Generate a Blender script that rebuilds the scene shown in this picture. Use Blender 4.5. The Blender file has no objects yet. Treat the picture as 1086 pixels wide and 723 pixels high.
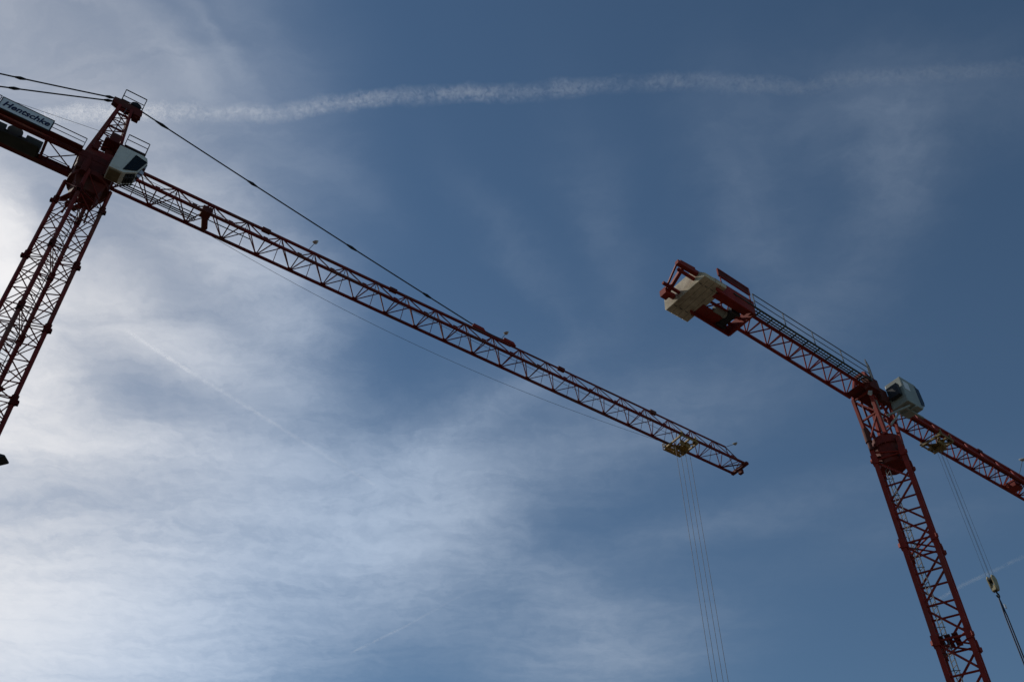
import bpy, math, random
from mathutils import Vector, Matrix
random.seed(7)
R = math.radians
SC = bpy.context.scene
COL = SC.collection

# ------------------------------------------------------------------ helpers
class MB:
    """collects bars, tubes, boxes and prisms; build() links them as ONE mesh object"""
    def __init__(s): s.v = []; s.f = []
    def add(s, vs, fs):
        n = len(s.v); s.v += [tuple(v) for v in vs]; s.f += [tuple(i + n for i in f) for f in fs]; return s
    def frame(s, a, b, up=None):
        a, b = Vector(a), Vector(b); d = (b - a).normalized()
        u = Vector(up) if up else (Vector((0, 0, 1)) if abs(d.z) < .95 else Vector((1, 0, 0)))
        x = d.cross(u).normalized(); y = x.cross(d).normalized()
        return a, b, x, y
    def bar(s, a, b, w, h=None, up=None):
        h = h or w; a, b, x, y = s.frame(a, b, up); vs = []
        for p in (a, b):
            for i, j in ((-1, -1), (1, -1), (1, 1), (-1, 1)): vs.append(p + x * (i * w / 2) + y * (j * h / 2))
        return s.add(vs, [(0, 1, 5, 4), (1, 2, 6, 5), (2, 3, 7, 6), (3, 0, 4, 7), (3, 2, 1, 0), (4, 5, 6, 7)])
    def tube(s, a, b, r, n=8, r2=None):
        r2 = r if r2 is None else r2; a, b, x, y = s.frame(a, b); vs = []
        for p, q in ((a, r), (b, r2)):
            for i in range(n):
                t = 2 * math.pi * i / n; vs.append(p + x * (q * math.cos(t)) + y * (q * math.sin(t)))
        fs = [(i, (i + 1) % n, n + (i + 1) % n, n + i) for i in range(n)]
        return s.add(vs, fs + [tuple(range(n - 1, -1, -1)), tuple(range(n, 2 * n))])
    def rod(s, a, b, w): return s.tube(a, b, w * .55, 6)
    def path(s, pts, r, n=6):
        for a, b in zip(pts, pts[1:]): s.tube(a, b, r, n)
        return s
    def box(s, x0, x1, y0, y1, z0, z1):
        vs = [(x, y, z) for z in (z0, z1) for x, y in ((x0, y0), (x1, y0), (x1, y1), (x0, y1))]
        return s.add(vs, [(3, 2, 1, 0), (4, 5, 6, 7), (0, 1, 5, 4), (1, 2, 6, 5), (2, 3, 7, 6), (3, 0, 4, 7)])
    def prism(s, poly, y0, y1, axis='y'):
        n = len(poly)
        mk = {'y': lambda p, t: (p[0], t, p[1]), 'z': lambda p, t: (p[0], p[1], t), 'x': lambda p, t: (t, p[0], p[1])}[axis]
        vs = [mk(p, y0) for p in poly] + [mk(p, y1) for p in poly]
        fs = [(i, (i + 1) % n, n + (i + 1) % n, n + i) for i in range(n)]
        return s.add(vs, fs + [tuple(range(n - 1, -1, -1)), tuple(range(n, 2 * n))])
    def build(s, name, mat, parent=None, bevel=0.0, smooth=False):
        me = bpy.data.meshes.new(name); me.from_pydata(s.v, [], s.f); me.update()
        import bmesh
        bm = bmesh.new(); bm.from_mesh(me); bmesh.ops.recalc_face_normals(bm, faces=bm.faces[:])
        if bevel: bmesh.ops.bevel(bm, geom=bm.edges[:], offset=bevel, segments=2, affect='EDGES', profile=.6)
        bm.to_mesh(me); bm.free()
        if smooth:
            for p in me.polygons: p.use_smooth = True
        me.materials.append(mat)
        o = bpy.data.objects.new(name, me); COL.objects.link(o)
        if parent: o.parent = parent
        return o

def thing(name, label, cat, loc=(0, 0, 0), rz=0.0, group=None):
    o = bpy.data.objects.new(name, None); COL.objects.link(o)
    o.location = loc; o.rotation_euler = (0, 0, rz); o['label'] = label; o['category'] = cat
    if group: o['group'] = group
    return o

# ---------------------------------------------------------------- materials
def mat(name, col, rough=.5, metal=0.0, var=.25, scale=3.0, col2=None, dirt=0.0, bump=0.0, spec=.22):
    m = bpy.data.materials.new(name); m.use_nodes = True
    nt = m.node_tree; N = nt.nodes; L = nt.links; b = N['Principled BSDF']
    tc = N.new('ShaderNodeTexCoord')
    n = N.new('ShaderNodeTexNoise'); n.inputs['Scale'].default_value = scale; n.inputs['Detail'].default_value = 8
    n.inputs['Roughness'].default_value = .65
    L.new(tc.outputs['Object'], n.inputs['Vector'])
    r = N.new('ShaderNodeValToRGB')
    c2 = col2 or tuple(c * (1 - var) for c in col)
    r.color_ramp.elements[0].position = .35; r.color_ramp.elements[0].color = (*c2, 1)
    r.color_ramp.elements[1].position = .62; r.color_ramp.elements[1].color = (*col, 1)
    L.new(n.outputs['Fac'], r.inputs['Fac'])
    out = r.outputs['Color']
    if dirt:
        n2 = N.new('ShaderNodeTexNoise'); n2.inputs['Scale'].default_value = scale * .37; n2.inputs['Detail'].default_value = 6
        L.new(tc.outputs['Object'], n2.inputs['Vector'])
        mr = N.new('ShaderNodeMapRange'); mr.inputs['From Min'].default_value = .5; mr.inputs['From Max'].default_value = .72
        mr.inputs['To Max'].default_value = dirt; L.new(n2.outputs['Fac'], mr.inputs['Value'])
        mx = N.new('ShaderNodeMix'); mx.data_type = 'RGBA'; L.new(mr.outputs['Result'], mx.inputs['Factor'])
        L.new(out, mx.inputs['A']); mx.inputs['B'].default_value = (.10, .075, .055, 1); out = mx.outputs['Result']
    L.new(out, b.inputs['Base Color'])
    b.inputs['Roughness'].default_value = rough; b.inputs['Metallic'].default_value = metal
    b.inputs['Specular IOR Level'].default_value = spec
    if bump:
        bp = N.new('ShaderNodeBump'); bp.inputs['Strength'].default_value = bump; bp.inputs['Distance'].default_value = .05
        L.new(n.outputs['Fac'], bp.inputs['Height']); L.new(bp.outputs['Normal'], b.inputs['Normal'])
    return m

RED = mat('red_paint', (.19, .020, .015), .7, var=.35, scale=1.2, dirt=.7)
RED2 = mat('bright_red_paint', (.27, .024, .015), .68, var=.3, scale=1.4, dirt=.35)
DRED = mat('dark_red_paint', (.12, .018, .013), .75, var=.4, scale=1.5, dirt=.6)
STEEL = mat('dark_wire_rope', (.05, .05, .055), .5, .6, scale=4)
GALV = mat('galvanised_steel', (.16, .17, .18), .7, .3, var=.3, scale=3)
GREEN = mat('green_grey_paint', (.035, .042, .036), .5, var=.4, scale=2, dirt=.4)
GRATE = mat('walkway_grating', (.08, .09, .075), .75, .1, var=.4, scale=5)
CONC = mat('concrete', (.60, .53, .40), .9, var=.38, scale=1.6, dirt=.5, bump=.3)
WHITE = mat('white_cab_paint', (.66, .66, .61), .5, var=.08, scale=1.5, dirt=.3)
GREYP = mat('pale_grey_paint', (.32, .35, .32), .45, var=.15, scale=1.5, dirt=.35)
SIGNW = mat('sign_white', (.72, .74, .77), .45, var=.06, scale=1.2, dirt=.2)
NAVY = mat('sign_navy', (.012, .018, .07), .5, var=.1)
YEL = mat('yellow_paint', (.34, .21, .035), .5, var=.35, scale=3, dirt=.6)
OCHRE = mat('worn_ochre_paint', (.30, .21, .08), .55, var=.4, scale=3, dirt=.6)
DRED2 = mat('weathered_red_paint', (.19, .022, .014), .7, var=.45, scale=2, dirt=.6)
PALE = mat('faded_yellow_paint', (.42, .36, .22), .6, var=.4, scale=4, dirt=.6)
BROWN = mat('brown_floor_plate', (.20, .165, .10), .7, var=.35, scale=3, dirt=.4)
BLK = mat('black_rubber', (.02, .02, .022), .6, var=.3)
LAMPC = mat('lamp_housing', (.45, .46, .44), .4, .2, var=.2)
BLUE = mat('blue_sling', (.03, .05, .10), .6, var=.3, scale=6)
DGREY = mat('dark_grey_metal', (.05, .05, .055), .5, .3, var=.3)
def glass_mat():
    m = bpy.data.materials.new('tinted_glass'); m.use_nodes = True
    b = m.node_tree.nodes['Principled BSDF']
    b.inputs['Base Color'].default_value = (.012, .016, .02, 1); b.inputs['Roughness'].default_value = .12
    b.inputs['Transmission Weight'].default_value = .25; b.inputs['IOR'].default_value = 1.3
    return m
GLASS = glass_mat()

# ------------------------------------------------------------------- camera
F = 1056.0 / 1086.0 * 36.0
zc = Vector((533 - 543, 690 + 361.5, 1056)).normalized()          # the vertical, seen in the camera's axes
fw = Vector((0, 0, 1)) - zc * zc.z; fw.normalize()
rt = fw.cross(zc)
if rt.x < 0: rt = -rt
M = Matrix((rt, fw, zc))                                             # camera -> world
cam = bpy.data.cameras.new('camera'); cam.lens = F; cam.sensor_width = 36; cam.clip_end = 20000; cam.clip_start = .1
co = bpy.data.objects.new('camera', cam); COL.objects.link(co)
m3 = Matrix((M.col[0], M.col[1], -M.col[2])).transposed()
CAMZ = 1.6
co.matrix_world = Matrix.Translation((0, 0, CAMZ)) @ m3.to_4x4()
SC.camera = co

# ---------------------------------------------------------------- sun + sky
SAZ, SEL = -57.0, 37.0
sd = Vector((math.sin(R(SAZ)) * math.cos(R(SEL)), math.cos(R(SAZ)) * math.cos(R(SEL)), math.sin(R(SEL))))
sl = bpy.data.lights.new('sun', 'SUN'); sl.energy = 3.0; sl.angle = R(.5); sl.color = (1, .93, .83)
so = bpy.data.objects.new('sun', sl); COL.objects.link(so)
so.rotation_euler = sd.to_track_quat('Z', 'Y').to_euler(); so.location = (-30, 20, 60)

W = bpy.data.worlds.new('World'); SC.world = W; W.use_nodes = True
nt = W.node_tree; N = nt.nodes; L = nt.links; N.clear()
def val(x, sock):
    if isinstance(x, (int, float)): sock.default_value = x
    else: L.new(x, sock)
def mth(op, a, b=None, c=None, clamp=False):
    n = N.new('ShaderNodeMath'); n.operation = op; n.use_clamp = clamp
    for i, x in enumerate((a, b, c)):
        if x is not None: val(x, n.inputs[i])
    return n.outputs[0]
def vm(op, a, b=None):
    n = N.new('ShaderNodeVectorMath'); n.operation = op
    for i, x in enumerate((a, b)):
        if x is None: continue
        if isinstance(x, (tuple, list)): n.inputs[i].default_value = x
        else: L.new(x, n.inputs[i])
    return n.outputs['Value'] if op in ('DOT_PRODUCT', 'LENGTH') else n.outputs['Vector']
def noise(vec, scale, detail=6, rough=.6, dist=0.0):
    n = N.new('ShaderNodeTexNoise'); n.inputs['Scale'].default_value = scale; n.inputs['Detail'].default_value = detail
    n.inputs['Roughness'].default_value = rough; n.inputs['Distortion'].default_value = dist
    L.new(vec, n.inputs['Vector']); return n
def mrange(x, a, b, c, d, smooth=True):
    n = N.new('ShaderNodeMapRange'); n.interpolation_type = 'SMOOTHSTEP' if smooth else 'LINEAR'
    L.new(x, n.inputs['Value'])
    for k, v in zip(('From Min', 'From Max', 'To Min', 'To Max'), (a, b, c, d)): n.inputs[k].default_value = v
    return n.outputs['Result']
tc = N.new('ShaderNodeTexCoord'); D = tc.outputs['Generated']
sx = N.new('ShaderNodeSeparateXYZ'); L.new(D, sx.inputs[0])
dz = mth('MAXIMUM', sx.outputs['Z'], .06)
cx = N.new('ShaderNodeCombineXYZ')
L.new(mth('DIVIDE', sx.outputs['X'], dz), cx.inputs['X']); L.new(mth('DIVIDE', sx.outputs['Y'], dz), cx.inputs['Y'])
P = cx.outputs[0]                                                    # where the view ray meets the cirrus layer
n1 = noise(P, 5.5, 6, .62)
wv = vm('SUBTRACT', n1.outputs['Color'], (.5, .5, .5))
sc = N.new('ShaderNodeVectorMath'); sc.operation = 'SCALE'; L.new(wv, sc.inputs[0]); sc.inputs['Scale'].default_value = .14
PW = vm('ADD', P, sc.outputs[0])
# banks of cirrus on the layer: centre, two rows of the 2x2 falloff matrix, cover
BANKS = [
    (-0.257, 1.092, 5.88, 2.36, -5.18, 7.88, -0.12),
    (-0.034, 1.144, 5.72, -2.37, 20.84, 21.38, 0.12),
    (-0.472, 0.996, 4.83, 2.60, -8.93, 12.70, 0.50),
    (-0.608, 1.219, 4.43, 1.39, -1.36, 13.45, 0.62),
    (-0.941, 1.726, 2.60, 1.08, -0.88, 3.10, 1.15),
    (-0.197, 1.453, 5.53, -1.03, 3.28, 4.36, 0.64),
    (-0.100, 1.320, 8.26, 2.93, -8.10, 9.30, 0.20),
    (0.183, 1.917, 4.63, -0.68, 1.62, 4.47, 0.30),
    (0.117, 1.710, 5.03, 2.02, -11.55, 7.59, 0.15),
    (0.441, 0.695, 2.33, 8.89, -17.12, 7.37, 0.13),
    (0.309, 0.786, 2.14, 5.95, -17.77, 6.83, 0.09),
    (-0.673, 0.837, 4.82, 9.92, -18.23, -0.28, 1.50),
    (-0.751, 1.102, 9.17, 5.09, -2.69, 5.15, 0.80),
    (-0.366, 0.561, 5.87, 5.89, -27.80, 23.13, 0.12),
    (-0.320, 0.538, 6.42, 8.35, -61.53, 34.78, 0.08),
    (0.022, 0.853, 4.44, 4.55, -32.12, 18.40, 0.04),
    (-0.258, 0.539, 6.42, 8.09, -24.39, 14.76, 0.03),
    (0.471, 0.811, 7.19, -6.58, 12.92, 8.64, 0.05),
    (-0.343, 0.882, 3.20, 3.28, -11.49, 5.61, 0.38),
    (-0.227, 0.687, 6.95, 6.87, -20.70, 14.23, 0.04),
    (0.054, 1.272, 5.25, -1.04, 3.05, 6.68, 0.13),
    (-0.544, 0.879, 8.07, 6.98, -15.75, 10.94, 0.15),
    (-0.119, 1.706, 3.19, 0.47, -1.65, 4.29, 0.15),
    (-0.375, 1.290, 6.02, 4.14, -6.69, 3.77, 0.25),
    (0.425, 0.629, 5.74, -1.82, 1.28, 16.68, 0.06),
    (-0.506, 1.477, 4.92, 1.26, -0.87, 5.14, 0.40),
    (0.255, 1.159, 4.49, -1.28, 3.27, 7.96, 0.09),
    (0.353, 1.448, 3.04, -0.86, 6.31, 14.30, 0.10),
    (0.439, 0.944, 9.24, -6.47, 13.68, 12.16, 0.06),
    (0.686, 1.468, 4.19, -1.82, 5.18, 9.34, 0.05),
    (0.119, 0.807, 2.11, 6.03, -26.43, 7.27, 0.05),
    (0.491, 0.593, 7.81, -2.91, 1.10, 12.85, 0.04),
    (-0.667, 1.880, 3.39, 0.91, -0.60, 3.75, 0.42),
    (-1.045, 1.913, 5.54, 2.31, -0.94, 3.45, 0.70)]
tot = None
for (bx, by, a, b, c, d, s) in BANKS:
    q = vm('SUBTRACT', PW, (bx, by, 0))
    u = vm('DOT_PRODUCT', q, (a, b, 0)); v = vm('DOT_PRODUCT', q, (c, d, 0))
    e = mth('EXPONENT', mth('MULTIPLY', mth('MULTIPLY_ADD', u, u, mth('MULTIPLY', v, v)), -1.0))
    tot = mth('MULTIPLY', e, s) if tot is None else mth('MULTIPLY_ADD', e, s, tot)
mp = N.new('ShaderNodeMapping'); mp.inputs['Rotation'].default_value = (0, 0, R(25)); mp.inputs['Scale'].default_value = (1.7, 8.0, 1)
L.new(PW, mp.inputs['Vector'])
streak = mrange(noise(mp.outputs[0], 1.6, 9, .62, .3).outputs['Fac'], .32, .70, 0, 1)
mf = N.new('ShaderNodeMapping'); mf.inputs['Rotation'].default_value = (0, 0, R(-38)); mf.inputs['Scale'].default_value = (8, 21, 1); L.new(PW, mf.inputs['Vector'])
fine = mrange(noise(mf.outputs[0], 1.0, 10, .70, .5).outputs['Fac'], .3, .7, 0, 1)
puffs = mrange(noise(PW, 30.0, 5, .6, .1).outputs['Fac'], .34, .68, 0, 1)
tex = mth('MULTIPLY_ADD', mth('MULTIPLY_ADD', puffs, .62, mth('MULTIPLY', fine, .38)), .44, mth('MULTIPLY_ADD', streak, .40, .62))
cover = mth('MULTIPLY', tot, tex)
sdot = vm('DOT_PRODUCT', D, tuple(sd))
glow = mth('EXPONENT', mth('MULTIPLY', mth('SUBTRACT', sdot, 1.0), 3.1))     # forward scattering towards the sun
veil = mth('MULTIPLY', mrange(glow, .52, 1.0, 0, .34), mth('MULTIPLY_ADD', streak, .5, .75))
cover = mth('SUBTRACT', 1.0, mth('EXPONENT', mth('MULTIPLY', mth('ADD', cover, veil), -1.35)))
sky = N.new('ShaderNodeTexSky'); sky.sky_type = 'NISHITA'; sky.sun_disc = False
sky.sun_elevation = R(SEL); sky.sun_rotation = R(SAZ); sky.air_density = 1.0; sky.dust_density = .05; sky.ozone_density = 2.7
lum = mth('MULTIPLY_ADD', glow, 10.6, 4.5)
tint = N.new('ShaderNodeMix'); tint.data_type = 'RGBA'; tint.inputs['A'].default_value = (.77, .92, 1.15, 1); tint.inputs['B'].default_value = (1.0, .99, 1.0, 1)
L.new(mrange(glow, .50, .86, 0, 1), tint.inputs['Factor'])
cc = N.new('ShaderNodeVectorMath'); cc.operation = 'SCALE'; L.new(tint.outputs['Result'], cc.inputs[0]); L.new(lum, cc.inputs['Scale'])
mx = N.new('ShaderNodeMix'); mx.data_type = 'RGBA'
L.new(cover, mx.inputs['Factor']); L.new(vm('MULTIPLY', sky.outputs[0], (.92, 1.035, 1.015)), mx.inputs['A']); L.new(cc.outputs[0], mx.inputs['B'])
bg = N.new('ShaderNodeBackground'); bg.inputs['Strength'].default_value = .066; L.new(mx.outputs['Result'], bg.inputs['Color'])
wo = N.new('ShaderNodeOutputWorld'); L.new(bg.outputs[0], wo.inputs['Surface'])

vs = SC.view_settings; vs.view_transform = 'Standard'; vs.look = 'None'; vs.gamma = 1; vs.use_curve_mapping = False; vs.exposure = 0

# ------------------------------------------------------------------- ground
GR = mat('building_site_soil', (.10, .085, .065), .95, var=.35, scale=.35, bump=.4)
g = MB(); S = 6000
g.add([(-S, -S, 0), (S, -S, 0), (S, S, 0), (-S, S, 0)], [(0, 1, 2, 3)])
go = g.build('ground', GR); go['kind'] = 'structure'

# =================================================================== lattice
def lattice_mast(prefix, parent, cx, cy, ang, w, ztop, sect, half, joints_z, chord, brace, ladder_xy):
    """square lattice mast: corners rotated by ang about its own axis; drawn in the crane's frame"""
    def c(k, z, s=1.0):
        a = ang + k * math.pi / 2; d = w / math.sqrt(2) * s
        return Vector((cx + d * math.cos(a), cy + d * math.sin(a), z))
    mb = MB(); br = MB()
    for k in range(4):
        a0 = ang + k * math.pi / 2
        mb.bar(c(k, 0), c(k, ztop), chord, chord, up=(math.cos(a0 + math.pi / 4), math.sin(a0 + math.pi / 4), 0))
    # sections measured down from the first joint
    z = joints_z; lv = []
    while z > -sect:
        lv.append(z); z -= sect
    zs = [ztop] + lv
    for zt, zb in zip(zs, zs[1:]):
        zb = max(zb, 0); n = max(1, round((zt - zb) / half))
        h = (zt - zb) / n
        for k in range(4):
            for i in range(n):
                za, zc_ = zt - i * h, zt - (i + 1) * h
                p, q = (k, k + 1) if (i % 2 == 0) else (k + 1, k)
                br.rod(c(p, za - .12), c(q, zc_ + .06), brace)
                br.rod(c(k, zc_), c(k + 1, zc_), brace * .9)
        # plan bracing at the section joint
        for dz_ in (.18, -.18):
            br.rod(c(0, zb + dz_), c(2, zb + dz_), brace * .8); br.rod(c(1, zb + dz_), c(3, zb + dz_), brace * .8)
    m = mb.build('mast', RED if prefix == 1 else RED2, parent)
    br.build('mast_bracing', RED if prefix == 1 else RED2, m)
    for zj in lv:
        if zj < 1: continue
        for k in range(4):
            a0 = ang + k * math.pi / 2; o = Vector((math.cos(a0), math.sin(a0), 0))
            j = MB(); p = c(k, zj)
            for dz_ in ((.0,) if prefix == 2 else (.0, -.0)):
                j.bar(p + Vector((0, 0, -.30)), p + Vector((0, 0, .30)), chord * 1.45, chord * 1.45, up=(math.cos(a0 + math.pi / 4), math.sin(a0 + math.pi / 4), 0))
                j.bar(p + o * chord * .5 + Vector((0, 0, -.12)), p + o * (chord * .5 + .17) + Vector((0, 0, -.12)), .16, .24)
            j.build('mast_connector', RED if prefix == 1 else RED2, m)
    # ladder inside, with rest platforms
    lx, ly, la = ladder_xy
    ld = MB(); t = Vector((math.cos(la), math.sin(la), 0)); b = Vector((cx + lx, cy + ly, 0)); nrm = Vector((-t.y, t.x, 0))
    for s in (-.22, .22): ld.bar(b + t * s + Vector((0, 0, .3)), b + t * s + Vector((0, 0, ztop)), .045)
    z = .5
    while z < ztop:
        ld.bar(b + t * -.22 + Vector((0, 0, z)), b + t * .22 + Vector((0, 0, z)), .03); z += .3
    z = 2.5
    while z < ztop - .5:
        prev = None
        for i in range(7):
            a = math.pi * i / 6; p = b + t * (-.36 * math.cos(a)) + nrm * (.62 * math.sin(a)) + Vector((0, 0, z))
            if prev is not None: ld.bar(prev, p, .03)
            prev = p
        z += 1.2
    ld.build('ladder', GALV, m)
    for zj in lv[0::3 if prefix == 1 else 2]:
        if zj < 3: continue
        pl = MB(); s = .30
        a, bb, d, e = c(0, zj + .25, .92), c(1, zj + .25, .92), c(2, zj + .25, .92), c(3, zj + .25, .92)
        for f0 in (0.0, .25, .5):                                     # three grating boards over half the mast
            A = a.lerp(bb, f0); B = e.lerp(d, f0); A2 = a.lerp(bb, f0 + .2); B2 = e.lerp(d, f0 + .2)
            pl.bar((A + A2) / 2, (B + B2) / 2, (A2 - A).length, .05)
        pl.build('rest_platform', DRED, m)
    return m

def rail(mb, pts, h=1.05, w=.045, step=1.6, mid=True):
    for a, b in zip(pts, pts[1:]):
        a, b = Vector(a), Vector(b); up = Vector((0, 0, h))
        mb.bar(a + up, b + up, w)
        if mid: mb.bar(a + up * .52, b + up * .52, w * .8)
        n = max(1, round((b - a).length / step))
        for i in range(n + 1):
            p = a.lerp(b, i / n); mb.bar(p, p + up, w)

def lamp_on_pole(parent, base, tip, r=.2):
    base, tip = Vector(base), Vector(tip)
    p = MB(); p.tube(base, tip, .022)
    d = (tip - base).normalized(); s = Vector((-.35, -.25, .55)).normalized()
    o = p.build('lamp_pole', GALV, parent)
    h = MB()
    x = s.cross(Vector((0, 1, 0))).normalized()
    h.tube(tip - s * .03, tip + s * .07, r * .75, 14, r); h.tube(tip + s * .07, tip + s * .11, r, 14, r * .6)
    h.tube(tip - s * .12, tip - s * .03, r * .3, 10, r * .75)
    h.build('warning_lamp', LAMPC, parent)

# ==================================================================== CRANE 1
H1 = 48.0; Z = H1 + CAMZ
A1 = 55.67
O1 = Vector((-.5007 * H1, .6998 * H1, 0))
c1 = thing('tower_crane', 'dark red tower crane with A-shaped head, pendant ropes and a white company sign', 'tower crane', O1, R(90 - A1))
lattice_mast(1, c1, 0, 0, R(A1 - 160.5), 1.73, Z - 1.5, 4.72, 1.18, Z - 3.25, .165, .062, (-.1, .35, R(15)))

# slewing unit: tapered box, ring, pillar plates
sl_ = MB()
def frustum(mb, x0, x1, y0, y1, za, X0, X1, Y0, Y1, zb):
    vs = [(x0, y0, za), (x1, y0, za), (x1, y1, za), (x0, y1, za), (X0, Y0, zb), (X1, Y0, zb), (X1, Y1, zb), (X0, Y1, zb)]
    mb.add(vs, [(3, 2, 1, 0), (4, 5, 6, 7), (0, 1, 5, 4), (1, 2, 6, 5), (2, 3, 7, 6), (3, 0, 4, 7)])
frustum(sl_, -.60, .60, -.60, .60, Z - 2.5, -.85, .85, -.8, .8, Z - 1.7)
sl_.tube((0, 0, Z - 1.7), (0, 0, Z - 1.35), 1.15, 32)
frustum(sl_, -1.0, 1.0, -.95, .95, Z - 1.35, -1.15, 1.05, -.9, .9, Z - .3)
sl_.box(-1.22, 1.1, -.92, .92, Z - .3, Z + .22)
su = sl_.build('slewing_unit', DRED, c1, bevel=.03)
for x, y in ((-.55, -1.15), (.5, 1.15)):
    mo = MB(); mo.tube((x, y, Z - 1.9), (x, y, Z - .8), .2, 14); mo.tube((x, y, Z - .8), (x, y, Z - .45), .15, 12)
    mo.build('slewing_motor', DRED, su)
for (x, y) in ((-.5, .55), (.55, -.5), (-.5, -.5), (.5, .6)):
    e = MB(); e.bar((x * 1.1, y * 1.1, Z - 2.5), (x * 1.25, y * 1.25, Z - 3.6), .10); e.build('collar_leg', DRED, su)

# tower head
def th(x, s, z): return (x, s, z)
ZH0, ZH1 = Z + .2, Z + 6.5
tm = MB(); tb = MB()
def leg(z, front, s):
    f = (z - ZH0) / (ZH1 - ZH0)
    x = (.80 + (.30 - .80) * f) if front else (-.92 + (-.40 + .92) * f)
    y = s * (.72 + (.17 - .72) * f)
    return Vector((x, y, z))
for fr in (0, 1):
    for s in (-1, 1): tm.bar(leg(ZH0, fr, s), leg(ZH1, fr, s), .17, .17, up=(0, 1, 0))
lv = [ZH0 + 1.9, ZH0 + 2.85, ZH0 + 3.75, ZH0 + 4.55, ZH0 + 5.3, ZH0 + 6.0]
for a, b in zip([ZH0 + .9] + lv, lv):
    i = lv.index(b)
    for s in (-1, 1):
        tb.rod(leg(b, 0, s), leg(b, 1, s), .07)
        tb.rod(leg(a, i % 2, s), leg(b, 1 - i % 2, s), .065)
    for fr in (0, 1):
        tb.rod(leg(b, fr, -1), leg(b, fr, 1), .07); tb.rod(leg(a, fr, -1 if i % 2 else 1), leg(b, fr, 1 if i % 2 else -1), .065)
tm.prism([(-.95, ZH0), (.85, ZH0), (.82, ZH0 + .8), (-.86, ZH0 + .6)], -.80, -.70); tm.prism([(-.95, ZH0), (.85, ZH0), (.82, ZH0 + .8), (-.86, ZH0 + .6)], .70, .80)
tow = tm.build('tower_head', RED, c1); tb.build('head_bracing', RED, tow)
hp = MB()
for s in (-1, 1):
    hp.prism([(-.92, Z + 6.62), (-.45, Z + 6.42), (.25, Z + 6.36), (.70, Z + 6.02), (.98, Z + 6.42), (.92, Z + 6.95), (.3, Z + 6.98), (-.2, Z + 7.12), (-.9, Z + 7.04)], s * .17 - .03, s * .17 + .03)
hp.box(-.7, .8, -.14, .14, Z + 6.55, Z + 6.7); hp.box(.5, .90, -.3, .3, Z + 6.15, Z + 6.45)
hp.build('head_plates', DRED, tow)
pu = MB(); pu.tube((.42, -.16, Z + 7.2), (.42, .16, Z + 7.2), .33, 20); pu.build('rope_pulley', BLK, tow)
tr = MB(); zt_ = Z + 7.12
rail(tr, [(-.48, -.25, zt_), (.85, -.25, zt_)], 1.02, .05, 1.4, False); rail(tr, [(-.48, .25, zt_), (.85, .25, zt_)], 1.02, .04, 1.4, False)
for x in (-.48, .85): tr.bar((x, -.25, zt_ + 1.02), (x, .25, zt_ + 1.02), .045)
for k in range(3): tr.bar((-.5, -.22 + .22 * k, zt_ - .02), (.87, -.22 + .22 * k, zt_ - .02), .06, .03)
for x in (-.48, .18, .85): tr.bar((x, -.27, zt_ - .05), (x, .27, zt_ - .05), .05, .04)
tr.build('top_railing', DGREY, tow)
ms = MB()                                                             # electrics cabinet and platform in the head
ms.box(-.1, .5, -1.0, -.82, Z + 1.95, Z + 2.75); ms.box(-.3, .95, -1.2, -.15, Z + 1.72, Z + 1.80); ms.box(.0, .4, -.5, -.05, Z + .9, Z + 1.7); ms.box(-.7, -.35, -.95, -.8, Z + .75, Z + 1.45)
ms.build('switch_cabinet', DRED, tow, bevel=.015)
pr = MB(); rail(pr, [(.8, -1.25, Z + 1.85), (2.05, -1.25, Z + 1.85), (2.05, -.3, Z + 1.85)], 1.0, .045, 1.2); pr.box(.8, 2.08, -1.28, -.3, Z + 1.76, Z + 1.82)
pr.build('head_railing', DGREY, tow)
hl = MB()
for s in (-.2, .2): hl.bar((-.15, s, ZH0), (0, s, Z + 6.4), .04)
for i in range(20): zz = ZH0 + .3 * i + .2; hl.bar((-.15 + .0075 * i, -.2, zz), (-.15 + .0075 * i, .2, zz), .025)
hl.build('ladder', GALV, tow)

# jib
def jib(parent, xr, xt, yn, yf, ztop, x_first, bay, paint, chord, brace, zb, xtop0, xtop1, taper=None):
    ch = MB(); bt = MB(); sd_ = MB()
    for y in (yn, yf): ch.bar((xr, y, zb), (xt, y, zb), chord, chord)
    yc = (yn + yf) / 2; zt = zb + ztop
    mid = taper or xtop1
    ch.bar((xtop0, yc, zt), (mid, yc, zt), chord)
    if taper: ch.bar((mid, yc, zt), (xtop1, yc, zt - .03), chord * .66)
    x = x_first; k = 0
    while x < xt - .2:
        x2 = min(x + bay, xt); xm = (x + x2) / 2
        b_ = brace if x < (taper or 99) else brace * .8
        bt.rod((x, yn, zb), (x, yf, zb), b_ * .9)
        bt.rod((x, yf, zb), (xm, yn, zb), b_ * .9); bt.rod((xm, yn, zb), (x2, yf, zb), b_ * .9)
        if xtop0 - .5 < xm < xtop1 + .1:
            for y in (yn, yf):
                sd_.rod((x, y, zb), (xm, yc, zt), b_); sd_.rod((xm, yc, zt), (x2, y, zb), b_)
                sd_.rod((xm, y, zb), (xm, yc, zt), b_ * .55)
        for y in (yn, yf): bt.box(x - .15, x + .15, y - .02, y + .02, zb + .06, zb + .26)
        x += bay; k += 1
    bt.rod((xt - .05, yn, zb), (xt - .05, yf, zb), brace * 1.4)
    j = ch.build('jib', paint, parent)
    bt.build('bottom_bracing', paint, j); sd_.build('side_bracing', paint, j)
    return j
j1 = jib(c1, .95, 50.6, -.70, .74, 1.69, 1.11, 2.29, RED, .15, .075, Z, 1.05, 49.4, 29.0)
en = MB()
en.bar((49.4, .02, Z + 1.64), (50.45, -.45, Z + .1), .05); en.bar((49.4, .02, Z + 1.64), (50.45, .45, Z + .1), .05)
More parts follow.
